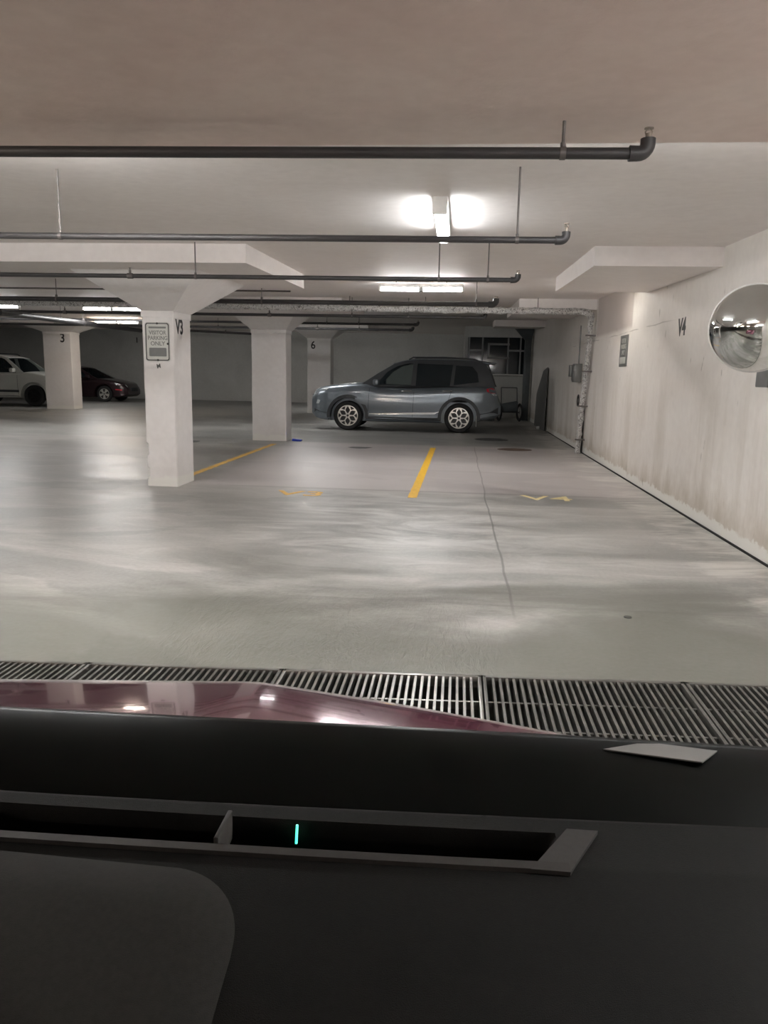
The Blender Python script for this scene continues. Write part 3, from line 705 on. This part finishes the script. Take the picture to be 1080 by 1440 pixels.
# ------------------------------------------------------------------ cars
def lerpt(tab, x):
    if x <= tab[0][0]: return tab[0][1]
    for (a, va), (b_, vb) in zip(tab, tab[1:]):
        if x <= b_:
            t = (x-a)/(b_-a); return va+(vb-va)*t
    return tab[-1][1]
def smooth(tab, x, w=.05): return sum(lerpt(tab, x+w*k) for k in (-1.5, -.75, 0, .75, 1.5))/5
def make_car(label, loc, rz, P):
    """local frame: nose at x=0, tail at x=L, near side -y; the root sits on the ground under the middle of the nose"""
    root = empty('car', loc, label, 'car', None, rz)
    L, W = P['L'], P['W']/2; paint = P['paint']; wr, tr = P['rim'], P['tyre']; ax_ = P['axles']
    top, bot, plan = P['top'], P['bot'], P['plan']
    def halfw(x): return W*smooth(plan, x, .04)
    def ring(x):
        zt = smooth(top, x, .05); zb = lerpt(bot, x); w = halfw(x); h = zt-zb
        sh = .10+.03*math.sin(min(1, x/L)*PI)
        pts = [(0, zb), (w*.80, zb), (w*.94, zb+.02), (w*.985, zb+.10*h), (w*.975, zb+.20*h), (w*.985, zb+.32*h), (w*1.0, zb+.50*h), (w*1.0, zb+.62*h),
               (w*.988, zb+.72*h), (w*.992, zb+.78*h), (w*.965, zt-sh*.62), (w*.925, zt-sh*.20), (w*.85, zt-sh*.02), (w*.6, zt+.012), (w*.3, zt+.020), (0, zt+.022)]
        return pts
    xs = [0+L*k/110 for k in range(111)]
    b = MB(); bm = b.bm; rings = []
    for x in xs:
        half = ring(x)
        left = [bm.verts.new((x, -y, z)) for y, z in half]
        right = [bm.verts.new((x, y, z)) for y, z in half[1:-1]][::-1]
        rings.append(left+right)
    n = len(rings[0])
    for a, c_ in zip(rings, rings[1:]):
        for k in range(n): bm.faces.new((a[k], a[(k+1) % n], c_[(k+1) % n], c_[k]))
    bm.faces.new(rings[0]); bm.faces.new(rings[-1][::-1])
    body = b.build('body', M[paint], root, local=True, ang=38)
    # wheel arches cut out
    cut = MB()
    for x in ax_:
        for s in (-1, 1):
            cut.lathe([(0, -.32), (P['arch'], -.32), (P['arch'], .32), (0, .32)], (x, s*W*1.05, tr), (0, 1, 0), 48)
    co = cut.build('cutter', M['trimblack'], root, local=True)
    md = body.modifiers.new('b', 'BOOLEAN'); md.operation = 'DIFFERENCE'; md.object = co; md.solver = 'EXACT'
    bpy.context.view_layer.update()
    me = bpy.data.meshes.new_from_object(body.evaluated_get(bpy.context.evaluated_depsgraph_get()))
    body.modifiers.clear(); body.data = me; bpy.data.objects.remove(co)
    q = bmesh.new(); q.from_mesh(me); bmesh.ops.dissolve_degenerate(q, edges=q.edges, dist=1e-5); sharp(q, 38); q.to_mesh(me); q.free()
    me.materials.clear(); me.materials.append(M[paint])
    for p_ in me.polygons: p_.material_index = 0
    # arch liners
    for x in ax_:
        for s in (-1, 1):
            l = MB(); l.lathe([(P['arch']-.001, -.22), (P['arch']-.001, .0), (P['arch']+P['clad'], .0), (P['arch']+P['clad']*1.02, -.03)], (x, s*(halfw(x)+.004), tr), (0, s, 0), 56)
            geom = [v for v in l.bm.verts if v.co.z < P['cladz']]
            bmesh.ops.delete(l.bm, geom=geom, context='VERTS')
            l.build('wheel_arch_trim', M[P.get('trim', 'trimblack')], root, local=True)
    # wheels
    for x in ax_:
        for s in (-1, 1):
            wy = s*(halfw(x)-.13)
            t_ = MB(); t_.lathe([(wr-.01, -.09), (tr-.03, -.105), (tr-.008, -.085), (tr, -.05), (tr, .05), (tr-.008, .085), (tr-.03, .105), (wr+.012, .10), (wr-.004, .09), (wr-.01, .05)],
                                 (x, wy, tr), (0, s, 0), 48)
            wo = t_.build('wheel', M['rubber'], root, local=True)
            r_ = MB(); r_.lathe([(0, .02), (wr*.99, .02), (wr*.99, .09)], (x, wy, tr), (0, s, 0), 40); r_.build('rim_barrel', M['alloydark'], wo, local=True)
            def fr_(p, h, x=x, wy=wy, s=s): return V((x+p[0], wy+s*(.082+h+.012*(1-min(1, math.hypot(*p)/wr))), tr+p[1]))
            outer = [(wr*.995*math.cos(2*PI*k/60), wr*.995*math.sin(2*PI*k/60)) for k in range(60)]
            holes = []
            N = P['spokes']
            for k in range(N):
                a = 2*PI*k/N+PI/2
                if P['star']:
                    pts = [(.18, 0), (.44, .205), (.60, .215), (.90, 0), (.60, -.215), (.44, -.205)]
                    holes.append([(wr*(u*math.cos(a)-v*math.sin(a)), wr*(u*math.sin(a)+v*math.cos(a))) for u, v in pts])
                    a += PI/N
                    pts = [(.62, 0), (.885, .235), (.925, .0), (.885, -.235)]
                    holes.append([(wr*(u*math.cos(a)-v*math.sin(a)), wr*(u*math.sin(a)+v*math.cos(a))) for u, v in pts])
                else:
                    pts = [(.28, .03), (.86, .30), (.90, .0), (.86, -.30), (.28, -.03)]
                    holes.append([(wr*(u*math.cos(a)-v*math.sin(a)), wr*(u*math.sin(a)+v*math.cos(a))) for u, v in pts])
            f_ = MB(); f_.prism([outer]+[h[::-1] for h in holes], fr_, .010)
            f_.build('rim_face', M[P.get('rimmat', 'alloy')], wo, local=True)
            h_ = MB(); h_.lathe([(0, .106), (.028, .104), (.032, .09)], (x, wy, tr), (0, s, 0), 18); h_.build('hub_cap', M['alloydark'], wo, local=True)
    # greenhouse
    zr = P['roofz']; GH = P['house']
    def side(x, z, s, inset=0.):
        zb = P['belt']; t = max(0, min(1, (z-zb)/(zr-zb))); y = (halfw(min(max(x, .4), L-.1))*.935)*(1-t)+(W*P['roofw'])*t+.03*math.sin(t*PI)
        return V((x, s*(y-inset), z))
    for s in (-1, 1):
        outline, panes = GH['outline'], GH['panes']
        fr2 = MB(); fr2.prism([outline]+[q_[::-1] for q_, m_ in panes], lambda p, h, s=s: side(p[0], p[1], s, h), .035)
        fr2.build('window_surround', M[P.get('surround', 'trimblack')] if P.get('surround') else M[paint], root, local=True)
        for q_, m_ in panes:
            MB().prism([q_], lambda p, h, s=s: side(p[0], p[1], s, .012+h), .005).build('side_window', M[m_], root, local=True)
    # roof: lofted between outline top edge, front screen and back screen
    rt = P['rooftab']; x0, x1 = rt[0][0], rt[-1][0]
    def rf(u, v):
        x = x0+(x1-x0)*u; z = smooth(rt, x, .06); yv = (v*2-1); y = side(x, min(z, zr), 1).y
        return V((x, yv*y, z+.035*(1-yv*yv)-.01*(abs(yv) > .98)))
    r_ = MB(); r_.grid(50, 17, rf)
    for v in list(r_.bm.verts): pass
    ro = r_.build('roof', M[paint], root, local=True)
    md = ro.modifiers.new('s', 'SOLIDIFY'); md.thickness = .03; md.offset = -1
    # screens
    for nm, (xa, za), (xb, zb_) in (('windscreen', P['ws'][0], P['ws'][1]), ('rear_window', P['rs'][0], P['rs'][1])):
        b2 = MB()
        def sc(u, v, xa=xa, za=za, xb=xb, zb_=zb_, nm=nm):
            x = xa+(xb-xa)*u; z = za+(zb_-za)*u; yv = v*2-1; bow = .10*(1-yv*yv)*(1-.4*u)*(-1 if nm == 'windscreen' else 1)*(.6)
            return V((x+bow, yv*(side(x, max(z, P['belt']), 1).y-.005), z))
        b2.grid(12, 17, sc); o2 = b2.build(nm, M['glassclear'] if nm == 'windscreen' else M['glassdark'], root, local=True)
        md = o2.modifiers.new('s', 'SOLIDIFY'); md.thickness = .006
    # cabin: floor block, seats, wheel
    xs0, xs1 = P['cab']
    MB().box((xs0, -W*.82, P['belt']-.30), (xs1, W*.82, P['belt']-.03), .02).build('cabin_floor', M['interior'], root, local=True)
    for xx in P['seats']:
        for s in (-1, 1):
            st = MB(); st.box((xx, s*W*.42-.23, P['belt']-.25), (xx+.14, s*W*.42+.23, P['belt']+.28), .05); st.box((xx+.03, s*W*.42-.12, P['belt']+.28), (xx+.11, s*W*.42+.12, P['belt']+.47), .04)
            st.build('seat', M['interior'], root, local=True)
    # details supplied in side-view coordinates: (name, polygon, material, thickness)
    for s in (-1, 1):
        for nm, poly, mt, th in P['decals']:
            def yside(x, z):
                zt = smooth(top, x, .05); zb = lerpt(bot, x); h = max(.05, zt-zb); w = halfw(x); sh = .10+.03*math.sin(min(1, x/L)*PI)
                tab = [(zb, .80), (zb+.02, .94), (zb+.10*h, .985), (zb+.20*h, .975), (zb+.32*h, .985), (zb+.5*h, 1.), (zb+.62*h, 1.), (zb+.72*h, .988), (zb+.78*h, .992), (zt-sh*.62, .965), (zt-sh*.2, .925), (zt, .85)]
                return w*lerpt(tab, z)
            # subdivide the outline so that it follows the body
            n2 = 9; us = [p[0] for p in poly]; d2 = MB()
            fine = []
            for a, c_ in zip(poly, poly[1:]+poly[:1]):
                m2 = max(1, int(math.dist(a, c_)/.06))
                fine += [(a[0]+(c_[0]-a[0])*k/m2, a[1]+(c_[1]-a[1])*k/m2) for k in range(m2)]
            d2.prism([fine], lambda p, h, s=s: V((p[0], s*(yside(p[0], p[1])-.02+(.02+th)*(h > 0)), p[1])), 1)
            d2.build(nm, M[mt], root, local=True)
    # door mirror, handles, roof rails
    for s in (-1, 1):
        mx, mz = P['mirror']
        m_ = MB().box((mx-.07, s*(W+.02)-.11, mz-.065), (mx+.07, s*(W+.02)+.11, mz+.075), .035); m_.build('door_mirror', M[paint], root, local=True)
        MB().box((mx-.02, s*(W-.12)-.06, mz-.08), (mx+.05, s*(W-.12)+.07, mz-.04), .01).build('mirror_stalk', M['trimblack'], root, local=True)
        for hx, hz in P['handles']:
            MB().tube([(hx, s*(W-.005), hz), (hx+.04, s*(W+.025), hz+.004), (hx+.18, s*(W+.025), hz+.008), (hx+.22, s*(W-.005), hz+.008)], .012, 8).build('door_handle', M['chrome'] if P.get('ch') else M[paint], root, local=True)
        if P.get('rails'):
            (xa, xb, zz) = P['rails']; y = s*(W*P['roofw']-.02)
            MB().tube([(xa, y, zz-.03), (xa+.10, y, zz+.025), ((xa+xb)/2, y, zz+.035), (xb-.10, y, zz+.01), (xb, y, zz-.035)], .016, 8).build('roof_rail', M['trimblack'], root, local=True)
    for nm, a, b_, mt in P.get('boxes', ()):
        MB().box(a, b_, .012).build(nm, M[mt], root, local=True)
    return root
SUV = dict(L=4.56, W=1.80, paint='slate', tyre=.352, rim=.247, arch=.425, clad=.075, cladz=.26, axles=(.92, 3.58), spokes=6, star=True,
  top=[(0, .74), (.06, .90), (.14, .985), (.5, 1.055), (1.0, 1.11), (1.32, 1.135), (1.6, 1.06), (2.4, 1.04), (3.3, 1.08), (3.9, 1.10), (4.38, 1.10), (4.46, 1.02), (4.52, .82), (4.56, .6)],
  bot=[(0, .36), (.10, .27), (.4, .22), (1.3, .22), (3.2, .22), (4.0, .27), (4.45, .36), (4.56, .44)],
  plan=[(0, .60), (.05, .72), (.16, .83), (.4, .94), (.9, .985), (1.6, 1), (3.6, 1), (4.1, .975), (4.36, .92), (4.5, .84), (4.56, .78)],
  roofz=1.70, roofw=.70, belt=1.02,
  house=dict(outline=[(1.14, 1.03), (2.5, 1.0), (4.40, 1.04), (4.40, 1.12), (4.30, 1.40), (4.17, 1.62), (4.05, 1.68), (3.5, 1.70), (2.6, 1.70), (2.3, 1.67), (2.03, 1.60), (1.62, 1.36), (1.30, 1.14)],
    panes=[([(1.58, 1.10), (2.42, 1.085), (2.46, 1.60), (2.34, 1.61), (2.12, 1.56), (1.86, 1.41)], 'glassclear'),
           ([(2.53, 1.085), (3.34, 1.10), (3.40, 1.59), (2.56, 1.61)], 'glassdark'),
           ([(3.43, 1.12), (4.02, 1.20), (3.98, 1.42), (3.86, 1.56), (3.47, 1.58)], 'glassdark')]),
  rooftab=[(1.98, 1.585), (2.2, 1.655), (2.45, 1.70), (3.0, 1.715), (3.7, 1.705), (4.1, 1.68), (4.30, 1.64)],
  ws=[(1.22, 1.10), (2.02, 1.61)], rs=[(4.42, 1.10), (4.22, 1.64)], cab=(1.6, 4.2), seats=(2.45, 3.35), mirror=(1.60, 1.15),
  handles=((2.22, .955), (3.18, .975)), ch=True, rails=(2.35, 4.0, 1.73), surround='trimblack',
  decals=[('headlamp', [(.06, .90), (.14, .975), (.48, 1.015), (.40, .955), (.22, .90), (.10, .84)], 'lamp', .008),
          ('fog_lamp', [(.13, .62), (.20, .62), (.24, .70), (.17, .72)], 'lamp', .006),
          ('tail_lamp', [(4.20, 1.05), (4.34, 1.07), (4.44, 1.00), (4.42, .95), (4.34, .945), (4.22, .98)], 'lampred', .012),
          ('reversing_lamp', [(4.32, .945), (4.46, .95), (4.46, .90), (4.37, .895)], 'lamp', .013),
          ('sill_trim', [(1.36, .22), (3.15, .22), (3.15, .345), (1.36, .345)], 'trimblack', .012),
          ('side_garnish', [(1.44, .40), (3.0, .43), (3.12, .50), (3.0, .475), (1.9, .445), (1.44, .42)], 'chrome', .008),
          ('rear_bumper_trim', [(4.02, .28), (4.44, .37), (4.50, .47), (4.5, .62), (4.30, .50), (4.06, .46)], 'trimblack', .008),
          ('front_bumper_trim', [(.06, .33), (.20, .26), (.46, .24), (.46, .40), (.22, .44), (.08, .50)], 'trimblack', .008),
          ('door_seam', [(2.47, .36), (2.478, .36), (2.505, 1.0), (2.497, 1.0)], 'interior', .002),
          ('door_seam', [(1.40, .40), (1.408, .40), (1.44, 1.0), (1.432, 1.0)], 'interior', .002),
          ('door_seam', [(3.26, .60), (3.268, .60), (3.40, 1.02), (3.392, 1.02)], 'interior', .002)],
  boxes=(('grille', (-.015, -.42, .58), (.05, .42, .84), 'trimblack'), ('rear_spoiler', (4.18, -.58, 1.63), (4.42, .58, 1.665), 'slate'),
         ('mud_flap', (3.98, -.88, .16), (4.0, -.66, .42), 'palepipe')))
suv = make_car('dark grey wagon parked side-on across the far end of the bays, silver star-pattern wheels', (-3.52, 18.93, 0), 0, SUV)
WHT = dict(L=4.5, W=1.84, paint='silver', tyre=.37, rim=.24, arch=.47, clad=.05, cladz=.3, axles=(.98, 3.55), spokes=5, star=False, rimmat='alloydark', trim='silver',
  top=[(0, .72), (.08, .90), (.25, 1.03), (.7, 1.14), (1.2, 1.20), (1.5, 1.16), (2.4, 1.12), (3.6, 1.12), (4.3, 1.10), (4.44, .95), (4.5, .7)],
  bot=[(0, .40), (.12, .32), (.5, .27), (1.4, .27), (3.2, .27), (4.1, .32), (4.5, .45)],
  plan=[(0, .66), (.08, .80), (.25, .90), (.6, .97), (1.2, 1), (3.8, 1), (4.3, .94), (4.5, .82)],
  roofz=1.76, roofw=.72, belt=1.10,
  house=dict(outline=[(1.25, 1.10), (2.5, 1.08), (4.25, 1.10), (4.25, 1.18), (4.15, 1.60), (4.0, 1.74), (3.4, 1.76), (2.6, 1.76), (2.25, 1.74), (2.0, 1.68), (1.62, 1.40), (1.34, 1.18)],
    panes=[([(1.60, 1.17), (2.40, 1.15), (2.44, 1.66), (2.2, 1.67), (2.06, 1.62), (1.80, 1.42)], 'glassdark'),
           ([(2.54, 1.15), (3.30, 1.15), (3.36, 1.66), (2.56, 1.67)], 'glassdark'), ([(3.42, 1.16), (4.05, 1.18), (3.96, 1.58), (3.48, 1.65)], 'glassdark')]),
  rooftab=[(1.96, 1.665), (2.2, 1.73), (2.5, 1.765), (3.2, 1.78), (3.8, 1.765), (4.1, 1.72)],
  ws=[(1.30, 1.16), (2.0, 1.69)], rs=[(4.3, 1.14), (4.10, 1.71)], cab=(1.6, 4.1), seats=(2.45, 3.3), mirror=(1.68, 1.24),
  handles=((2.2, 1.0), (3.1, 1.0)), rails=(2.3, 3.9, 1.80),
  decals=[('headlamp', [(.05, .80), (.14, .90), (.46, 1.0), (.42, .88), (.16, .74), (.06, .72)], 'lamp', .008),
          ('sill_trim', [(1.50, .27), (3.05, .27), (3.05, .36), (1.50, .36)], 'trimblack', .02),
          ('body_side_moulding', [(1.50, .48), (3.0, .48), (3.0, .56), (1.50, .56)], 'trimblack', .01),
          ('door_seam', [(1.52, .40), (1.53, .40), (1.55, 1.08), (1.54, 1.08)], 'interior', .002),
          ('door_seam', [(2.46, .40), (2.47, .40), (2.50, 1.08), (2.49, 1.08)], 'interior', .002)],
  boxes=(('grille', (-.02, -.45, .60), (.05, .45, .82), 'trimblack'),))
# nose towards +x: turn the car round
make_car('white car parked at the left edge behind the column numbered 3', (-13.9, 26.5, 0), PI, WHT)
SED = dict(L=4.5, W=1.78, paint='maroonfar', tyre=.33, rim=.22, arch=.40, clad=.03, cladz=.25, axles=(.95, 3.60), spokes=5, star=False, trim='maroonfar',
  top=[(0, .50), (.06, .70), (.3, .82), (.9, .92), (1.25, .96), (1.6, .93), (3.3, .95), (3.8, .99), (4.35, 1.0), (4.45, .85), (4.5, .6)],
  bot=[(0, .30), (.15, .22), (.5, .18), (3.9, .18), (4.5, .35)],
  plan=[(0, .66), (.08, .80), (.25, .90), (.6, .97), (1.2, 1), (3.8, 1), (4.3, .94), (4.5, .82)],
  roofz=1.42, roofw=.66, belt=.93,
  house=dict(outline=[(1.20, .93), (3.9, .95), (3.55, 1.22), (3.2, 1.36), (2.8, 1.42), (2.3, 1.42), (2.05, 1.38), (1.5, 1.08)],
    panes=[([(1.62, .99), (2.32, .99), (2.36, 1.36), (2.15, 1.35), (1.9, 1.2)], 'glassdark'), ([(2.42, .99), (3.3, 1.0), (3.12, 1.27), (2.8, 1.35), (2.45, 1.36)], 'glassdark')]),
  rooftab=[(2.0, 1.365), (2.2, 1.41), (2.6, 1.43), (3.0, 1.40), (3.25, 1.35)],
  ws=[(1.18, .97), (2.02, 1.38)], rs=[(3.95, .98), (3.20, 1.37)], cab=(1.5, 3.3), seats=(2.2, 2.95), mirror=(1.62, 1.02),
  handles=((2.1, .84), (3.0, .84)),
  decals=[('headlamp', [(.04, .62), (.10, .72), (.5, .80), (.42, .70), (.1, .60)], 'lamp', .008), ('bumper_reflector', [(.20, .52), (.46, .54), (.46, .50), (.20, .48)], 'lampred', .006),
          ('door_seam', [(1.42, .30), (1.43, .30), (1.45, .92), (1.44, .92)], 'interior', .002)],
  boxes=(('grille', (-.02, -.35, .45), (.05, .35, .60), 'trimblack'),))
make_car('dark maroon car in the shade between the column numbered 3 and the nearest column', (-13.8, 31.6, 0), PI, SED)

# ------------------------------------------------------------------ the car the viewer sits in
own = empty('car', (-.55, .5, 0), 'dark red car in the foreground, seen over its black dashboard', 'car')
def hoodz(X, Y):
    u = Y-.7; D = .105*max(0, X+.24)+.05*max(0, -X-.22)+.9*max(0, X-.20)**2
    e = Y-(.848-.10*max(0, X+.05))
    return .966-.16*u-.15*u*u-D-(5*e*e if e > 0 else 0)
b = MB(); b.grid(90, 60, lambda u, v: V((-1.45+u*2.0, .60+v*.85, hoodz(-1.45+u*2.0, .60+v*.85))))
ho = b.build('hood', M['hood'], own, ang=60); md = ho.modifiers.new('s', 'SOLIDIFY'); md.thickness = .012; md.offset = -1
# nose and flanks below the hood so that the shape is a closed front
b = MB()
b.box((-1.40, .60, .30), (.45, 1.30, hoodz(.45, 1.2)-.12 if hoodz(.45, 1.2) > .6 else .42), .05)
b.build('front_end', M['hood'], own)
# cowl: glossy black strip from the hood to the dash
def cowl(u, v):
    X = -1.3+u*2.1; Y = .500+v*(.630+.028*(X+.4)-.500)
    if X > .25: pass
    z = .958+.044*math.sin(min(1, v*1.02)*PI*.5)-(.30*max(0, v-.94))
    return V((X, Y, z-.008*max(0, X-.1)))
b = MB(); b.grid(80, 24, cowl); o = b.build('cowl', M['cowl'], own, ang=60); md = o.modifiers.new('s', 'SOLIDIFY'); md.thickness = .01; md.offset = -1
# dashboard with the defroster slot
SL0, SL1 = -.34, .082
def edge0(X): return .452+.040*(X+.3)      # near edge of the slot
def edge1(X): return .486+.040*(X+.3)      # far edge
def dashz(X, Y):
    z = 1.0-.012*math.cos(X*2)-(.0 if Y > .44 else 0)
    t = max(0, .445+.05*(X+.3)-Y); z -= .12*t+1.1*t*t*(1+.6*X)
    far = max(0, Y-(.505+.045*(X+.3))); z -= 1.2*far
    return z
def slot(X, Y):
    if Y > edge1(X) or Y < edge0(X): return 0
    a = min(1, (Y-edge0(X))/.006); c_ = min(1, (edge1(X)-Y)/.004); r_ = min(1, max(0, (SL1-(.3*(edge1(X)-Y)))-X)/.018); l_ = min(1, max(0, X-SL0)/.01)
    return .035*min(a, c_, r_, l_)
NX, NY = 420, 140
b = MB(); b.grid(NX, NY, lambda u, v: (lambda X, Y: V((X, Y+.04*(X+.3), dashz(X, Y+.04*(X+.3))-slot(X, Y+.04*(X+.3)))))(-.85+u*1.6, .10+v*.425))
me_o = b.build('dashboard', M['dash'], own, ang=50)
b = MB(); b.box((-.85, .05, .30), (.75, .50, .62), .02); b.build('lower_dash', M['dash'], own)
# slot floor and lip
def ribbon(f0, f1, xa, xb, n, th, name, mat):
    b = MB(); bm = b.bm; rows = []
    for i in range(n+1):
        X = xa+(xb-xa)*i/n; y0, y1 = f0(X), f1(X)
        rows.append([bm.verts.new(p) for p in ((X, y0, dashz(X, y0)-.004), (X, y0+.0015, dashz(X, y0)+th), (X, y1-.0015, dashz(X, y1)+th), (X, y1, dashz(X, y1)-.004))])
    for p, q in zip(rows, rows[1:]):
        for k in range(4): bm.faces.new((p[k], p[(k+1) % 4], q[(k+1) % 4], q[k]))
    bm.faces.new(rows[0]); bm.faces.new(rows[-1][::-1])
    return b.build(name, mat, own, ang=60)
vent = ribbon(lambda X: edge0(X)-.010, lambda X: edge0(X), SL0-.3, SL1+.004, 60, .003, 'defroster_vent', M['dashlip'])
b = MB(); b.prism([[(SL1-.022, edge0(SL1)-.010), (SL1+.004, edge0(SL1)-.010), (SL1+.030, edge1(SL1)+.004), (SL1+.008, edge1(SL1)+.004)]],
                  lambda p, h: V((p[0], p[1], dashz(p[0], p[1])-.006+h)), .009); b.build('vent_end', M['dashlip'], own)
b = MB(); b.grid(60, 6, lambda u, v: (lambda X: V((X, edge0(X)+.004+(edge1(X)-edge0(X)-.006)*v, dashz(X, edge0(X)+.01)-.022)))(SL0-.25+u*(SL1-SL0+.22)))
b.build('vent_well', M['well'], own)
b = MB(); b.box((-.1560, .458, .972), (-.1525, .492, .995), .001, None); b.build('vent_divider', M['dashlip'], own)
MB().tube([(-.104, .486, .976), (-.1035, .487, .990)], .0009, 8).build('indicator_light', M['green'], own, label='tiny green glowing indicator')  # glowing stub put in for a green LED reflection
# light on the left of the dash, put in as a lighter grey patch
def lit_patch(u, v):
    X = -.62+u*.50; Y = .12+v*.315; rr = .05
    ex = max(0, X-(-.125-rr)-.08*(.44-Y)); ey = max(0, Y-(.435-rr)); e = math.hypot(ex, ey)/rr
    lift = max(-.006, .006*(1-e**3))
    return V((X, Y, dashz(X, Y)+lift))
b = MB(); b.grid(160, 110, lit_patch); b.build('dash_pad', M['dashpad'], own, ang=60, label='slightly raised lighter grey pad')
# windscreen pane and its frame, roof lining and pillar behind the view
b = MB(); b.grid(20, 10, lambda u, v: V((-1.35+u*2.0, .67-.38*v-.05*abs(.35+(-1.35+u*2.0))**2*.6, .985+.535*v)))
pn = b.build('windscreen', M['pane'], own, ang=60); md = pn.modifiers.new('s', 'SOLIDIFY'); md.thickness = .005
b = MB(); b.box((-1.15, -1.6, 1.535), (.50, .28, 1.575), .02); b.build('roof', M['hood'], own)
b = MB(); b.box((-1.12, -1.58, 1.520), (.47, .27, 1.536), .005); b.build('roof_lining', M['trimblack'], own)
# small flat pale grey piece at the foot of the glass
root = MB().prism([[(.135, .612), (.175, .630), (.232, .622), (.213, .600)]], lambda p, h: V((p[0], p[1], .9995+h)), .0012)
o = root.build('paper_slip', M['paper']); tag(o, 'small pale grey slip lying at the foot of the windscreen', 'paper'); origin_to(o, (.18, .615, .9995))

# ------------------------------------------------------------------ world and view
w = bpy.data.worlds.new('world'); scn.world = w; w.use_nodes = True
w.node_tree.nodes['Background'].inputs[0].default_value = (.5, .5, .52, 1); w.node_tree.nodes['Background'].inputs[1].default_value = .02
scn.view_settings.view_transform = 'Standard'; scn.view_settings.look = 'None'; scn.view_settings.gamma = 1; scn.view_settings.use_curve_mapping = False
scn.view_settings.exposure = 2.2
scn.cycles.max_bounces = 10; scn.cycles.diffuse_bounces = 6; scn.cycles.glossy_bounces = 4; scn.cycles.transparent_max_bounces = 12
scn.cycles.use_denoising = True; scn.cycles.sample_clamp_indirect = 6; scn.cycles.caustics_reflective = False; scn.cycles.caustics_refractive = False
